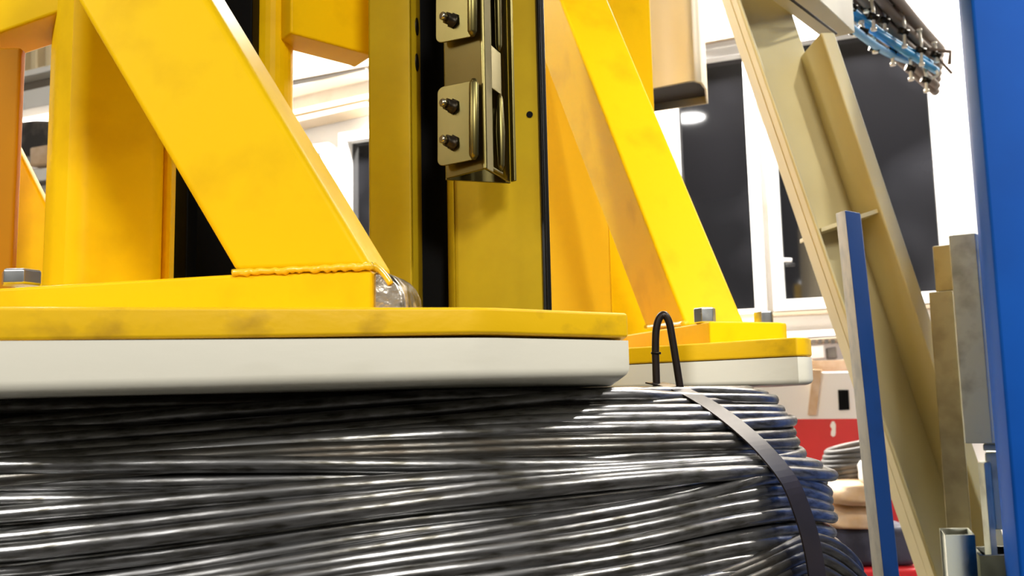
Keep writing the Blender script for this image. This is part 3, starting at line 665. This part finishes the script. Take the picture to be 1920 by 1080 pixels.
# ------------------------------------------------------------------ cable tray
ZC = at(1600, 20, 2.35).z
def tr(px, py): return hz(px, py, ZC)
ct = empty('cable_tray', tr(1660, 60), 'overhead bundle of brown cables and light blue hoses bristling with pale clips', 'cable tray')
S0, S1 = at(1610, -40, 2.15), at(1765, 112, 2.75)
dS = S1 - S0
sv = Vector((.6, -.5, 0)).normalized()
for k in range(8):
    u = k / 7; p0 = at(1645 - 125 * u, -50, 2.15 + .05 * (k % 2)); p1 = at(1764 - 10 * u, 92 + 80 * u, 2.75 + .03 * (k % 2))
    mid = p0.lerp(p1, .5) + Vector((0, 0, random.uniform(-.012, .004)))
    obj('cable', tube_bm(smooth_path([p0, mid, p1], 8), .0135, n=10), M_cable, ct, smooth=True)
for k, (a, b, r) in enumerate([((1530, -18), (1755, 132), .011), ((1548, -20), (1745, 118), .009), ((1570, 30), (1712, 118), .010)]):
    P0_, P1__ = at(*a, 2.10), at(*b, 2.62); mid = P0_.lerp(P1__, .5) + Vector((0, 0, -.006 * (k + 1)))
    obj('blue_hose', tube_bm(smooth_path([P0_, mid, P1__], 8), r, n=10), M_hose, ct, smooth=True)
for (x, y, L, Y) in [(1559, 10, 12, 2.2), (1594, 0, 14, 2.2), (1600, 48, 14, 2.25), (1615, 45, 16, 2.25), (1634, 0, 52, 2.25), (1637, 76, 18, 2.35), (1655, 12, 42, 2.35), (1670, 62, 56, 2.45), (1664, 0, 16, 2.35), (1692, 24, 60, 2.4), (1704, 100, 46, 2.5), (1724, 60, 58, 2.5), (1733, 122, 46, 2.6), (1752, 84, 28, 2.6), (1620, 0, 18, 2.3)]:
    p0, p1 = at(x, y, Y), at(x + 4, y + L, Y)
    bm = tube_bm([p0, p0.lerp(p1, .4) + Vector((.003, 0, 0)), p1], .0045, n=8)
    tube_bm([p1, p1 - Vector((0, 0, .008))], .008, bm, 8); tube_bm([p0, p0 + Vector((0, 0, .008))], .008, bm, 8)
    obj('cable_clip', bm, M_clip, ct)
    obj('clip_band', tube_bm([p0.lerp(p1, .5) - Vector((.012, 0, .004)), p0.lerp(p1, .5) + Vector((.012, 0, -.012))], .010, n=8), M_bolt, ct)
for (x, y) in ((1705, 112), (1738, 138)):
    bm = tube_bm(smooth_path([at(x, y, 2.6), at(x + 1, y + 8, 2.6), at(x + 12, y + 8, 2.6), at(x + 20, y + 2, 2.6), at(x + 18, y - 6, 2.6)], 4), .004, n=8); obj('cable_clip', bm, M_clip, ct)
obj('bracket_arm', tube_bm([at(1740, 92, 2.6), at(1782, 97, 2.6), at(1780, 120, 2.6)], .006, n=8), M_cable, ct)
obj('bracket_arm', tube_bm([at(1755, 105, 2.62), at(1785, 138, 2.62)], .004, n=8), M_cable, ct)

# ------------------------------------------------------------------ things standing far behind
CB = vplane((1400, 780, 4.3), (1620, 780, 4.1))
cab = empty('painted_cabinet', on(CB, 1500, 1000), 'long cabinet, white above and red below, seen far behind the coil', 'cabinet')
slab('white_upper', [(1380, 700), (1700, 695), (1700, 786), (1380, 788)], CB, .5, M_white, cab, .006)
slab('red_lower', [(1380, 785), (1700, 783), (1700, 1000), (1380, 1010)], CB, .5, M_red, cab, .006)
slab('dark_vent', [(1571, 731), (1591, 731), (1593, 768), (1573, 769)], CB, .02, M_blk, cab, .002, off=-.008)
slab('pink_post', [(1524, 693), (1541, 693), (1531, 778), (1515, 778)], CB, .03, M_tan, cab, .002, off=-.02)
# white figure painted on the red
gl = [(1557, 800), (1557, 796), (1560, 790), (1564, 790), (1567, 796), (1567, 812), (1566, 817), (1562, 819), (1558, 816), (1558, 810), (1560, 804)]
slab('painted_numeral', gl, CB, .004, M_white, cab, 0, off=-.003)
# shelf with small fittings
SH = vplane((1480, 650, 5.0), (1620, 650, 4.9))
sh = empty('wall_shelf', on(SH, 1550, 700), 'pale shelf unit with dark slots under the window behind', 'shelf')
slab('shelf_board', [(1510, 636), (1600, 630), (1600, 638), (1510, 644)], SH, .2, M_beige, sh, .004)
slab('shelf_board', [(1510, 676), (1600, 674), (1600, 700), (1510, 702)], SH, .2, M_tan, sh, .004)
slab('dark_drawer', [(1550, 652), (1568, 650), (1570, 672), (1552, 673)], SH, .1, M_dkgrey, sh, .004)
slab('white_drawer', [(1516, 648), (1546, 646), (1547, 672), (1518, 674)], SH, .1, M_white, sh, .01)
for k in range(5): slab('slat', [(1522 + k * 12, 637), (1529 + k * 12, 637), (1529 + k * 12, 644), (1522 + k * 12, 645)], SH, .02, M_dkgrey, sh, 0, off=-.02)
# small dark cable coil on tan sacks
c0 = at(1612, 864, 3.2)
kc = empty('cable_coil', c0 - Vector((0, 0, .08)), 'small coil of dark cable lying behind on tan sacks', 'cable coil')
for k in range(7):
    rr = .125 - .006 * abs(k - 3); P = [c0 + Vector((rr * math.cos(a * math.pi / 20), rr * math.sin(a * math.pi / 20) * .8, (k - 3) * .016 + .02 * math.cos(a * math.pi / 20))) for a in range(40)]
    obj('cable_turn', tube_bm(P, .011, n=8, closed=True), M_dkgrey, kc, smooth=True)
def blob(name, c, s, mt, label, cat, seed):
    bm = bmesh.new(); bmesh.ops.create_icosphere(bm, subdivisions=4, radius=1)
    rnd = random.Random(seed); ph = [rnd.uniform(0, 6) for _ in range(6)]
    for v in bm.verts:
        p = v.co.copy(); f = lambda t: math.copysign(abs(t) ** .6, t)
        k = 1 + .05 * math.sin(5 * p.x + ph[0]) * math.sin(4 * p.z + ph[1]) + .03 * math.sin(9 * p.z + ph[2] + 4 * p.x)
        v.co = Vector((f(p.x) * s[0], f(p.y) * s[1], f(p.z) * s[2])) * k + c
    return tag(obj(name, bm, mt, None, smooth=True), label, cat)
blob('tan_sack', at(1600, 920, 3.15), (.11, .12, .042), M_tan, 'tan sack lying directly under the small cable coil', 'sack', 1)
blob('tan_sack', at(1592, 966, 3.22), (.10, .11, .042), M_tan, 'drooping tan sack beside the right edge of the wire coil', 'sack', 2)
blob('white_bag', at(1629, 885, 3.055), (.03, .032, .04), M_white, 'small white bag between cable coil and blue bar', 'bag', 3)
bk = box_bm(at(1610, 1010, 3.2) + Vector((0, .1, -.02)), (.36, .3, .13)); tag(obj('navy_crate', bk, M_navy, None, .02), 'dark navy crate under the tan sacks', 'crate')
bk = box_bm(at(1640, 1052, 3.2) + Vector((0, .1, -.035)), (.5, .36, .045)); tag(obj('red_tray', bk, M_red, None, .01), 'red tray under the dark navy crate', 'tray')
bk = box_bm(at(1640, 1105, 3.2) + Vector((0, .1, -.35)), (.6, .45, .75)); tag(obj('grey_table', bk, M_dkgrey, None, .01), 'dark grey workbench carrying the crate behind the coil', 'bench')
# left opening: gantry with ribs and dark machinery
GP = vplane((40, 200, 4.6), (95, 200, 4.5))
gn = empty('overhead_gantry', on(GP, 60, 210), 'pale gantry with ribbed panel and white band, behind left posts', 'gantry')
slab('ribbed_panel', [(-40, 60), (180, 20), (180, 118), (-40, 165)], GP, .1, M_beige, gn, .004)
for k in range(6): slab('rib', [(22 + k * 27, 60), (34 + k * 27, 58), (34 + k * 27, 150 - k * 5), (22 + k * 27, 153 - k * 5)], GP, .1, M_cream_l, gn, .01, off=-.06)
slab('lower_rail', [(-40, 166), (180, 118), (180, 128), (-40, 178)], GP, .1, M_white, gn, .004, off=-.08)
slab('under_band', [(-40, 180), (180, 130), (180, 150), (-40, 198)], GP, .1, M_grey, gn, .004, off=-.02)
slab('white_band', [(-40, 198), (180, 150), (180, 188), (-40, 230)], GP, .1, M_white, gn, .004, off=-.05)
MC = vplane((40, 260, 4.4), (95, 260, 4.3))
mc = empty('dark_machinery', on(MC, 60, 360), 'blurred dark grey machine parts between the two left yellow posts', 'machine')
slab('dark_body', [(-40, 236), (60, 224), (110, 226), (180, 215), (180, 282), (-40, 300)], MC, .3, M_dkgrey, mc, .02)
slab('pale_block', [(62, 278), (110, 270), (110, 308), (62, 314)], MC, .1, M_tan, mc, .01, off=-.02)
slab('white_shelf', [(-40, 330), (180, 300), (180, 325), (-40, 356)], MC, .3, M_white, mc, .01)
slab('dark_shelf_edge', [(-40, 356), (180, 325), (180, 333), (-40, 364)], MC, .3, M_dkgrey, mc, .01)
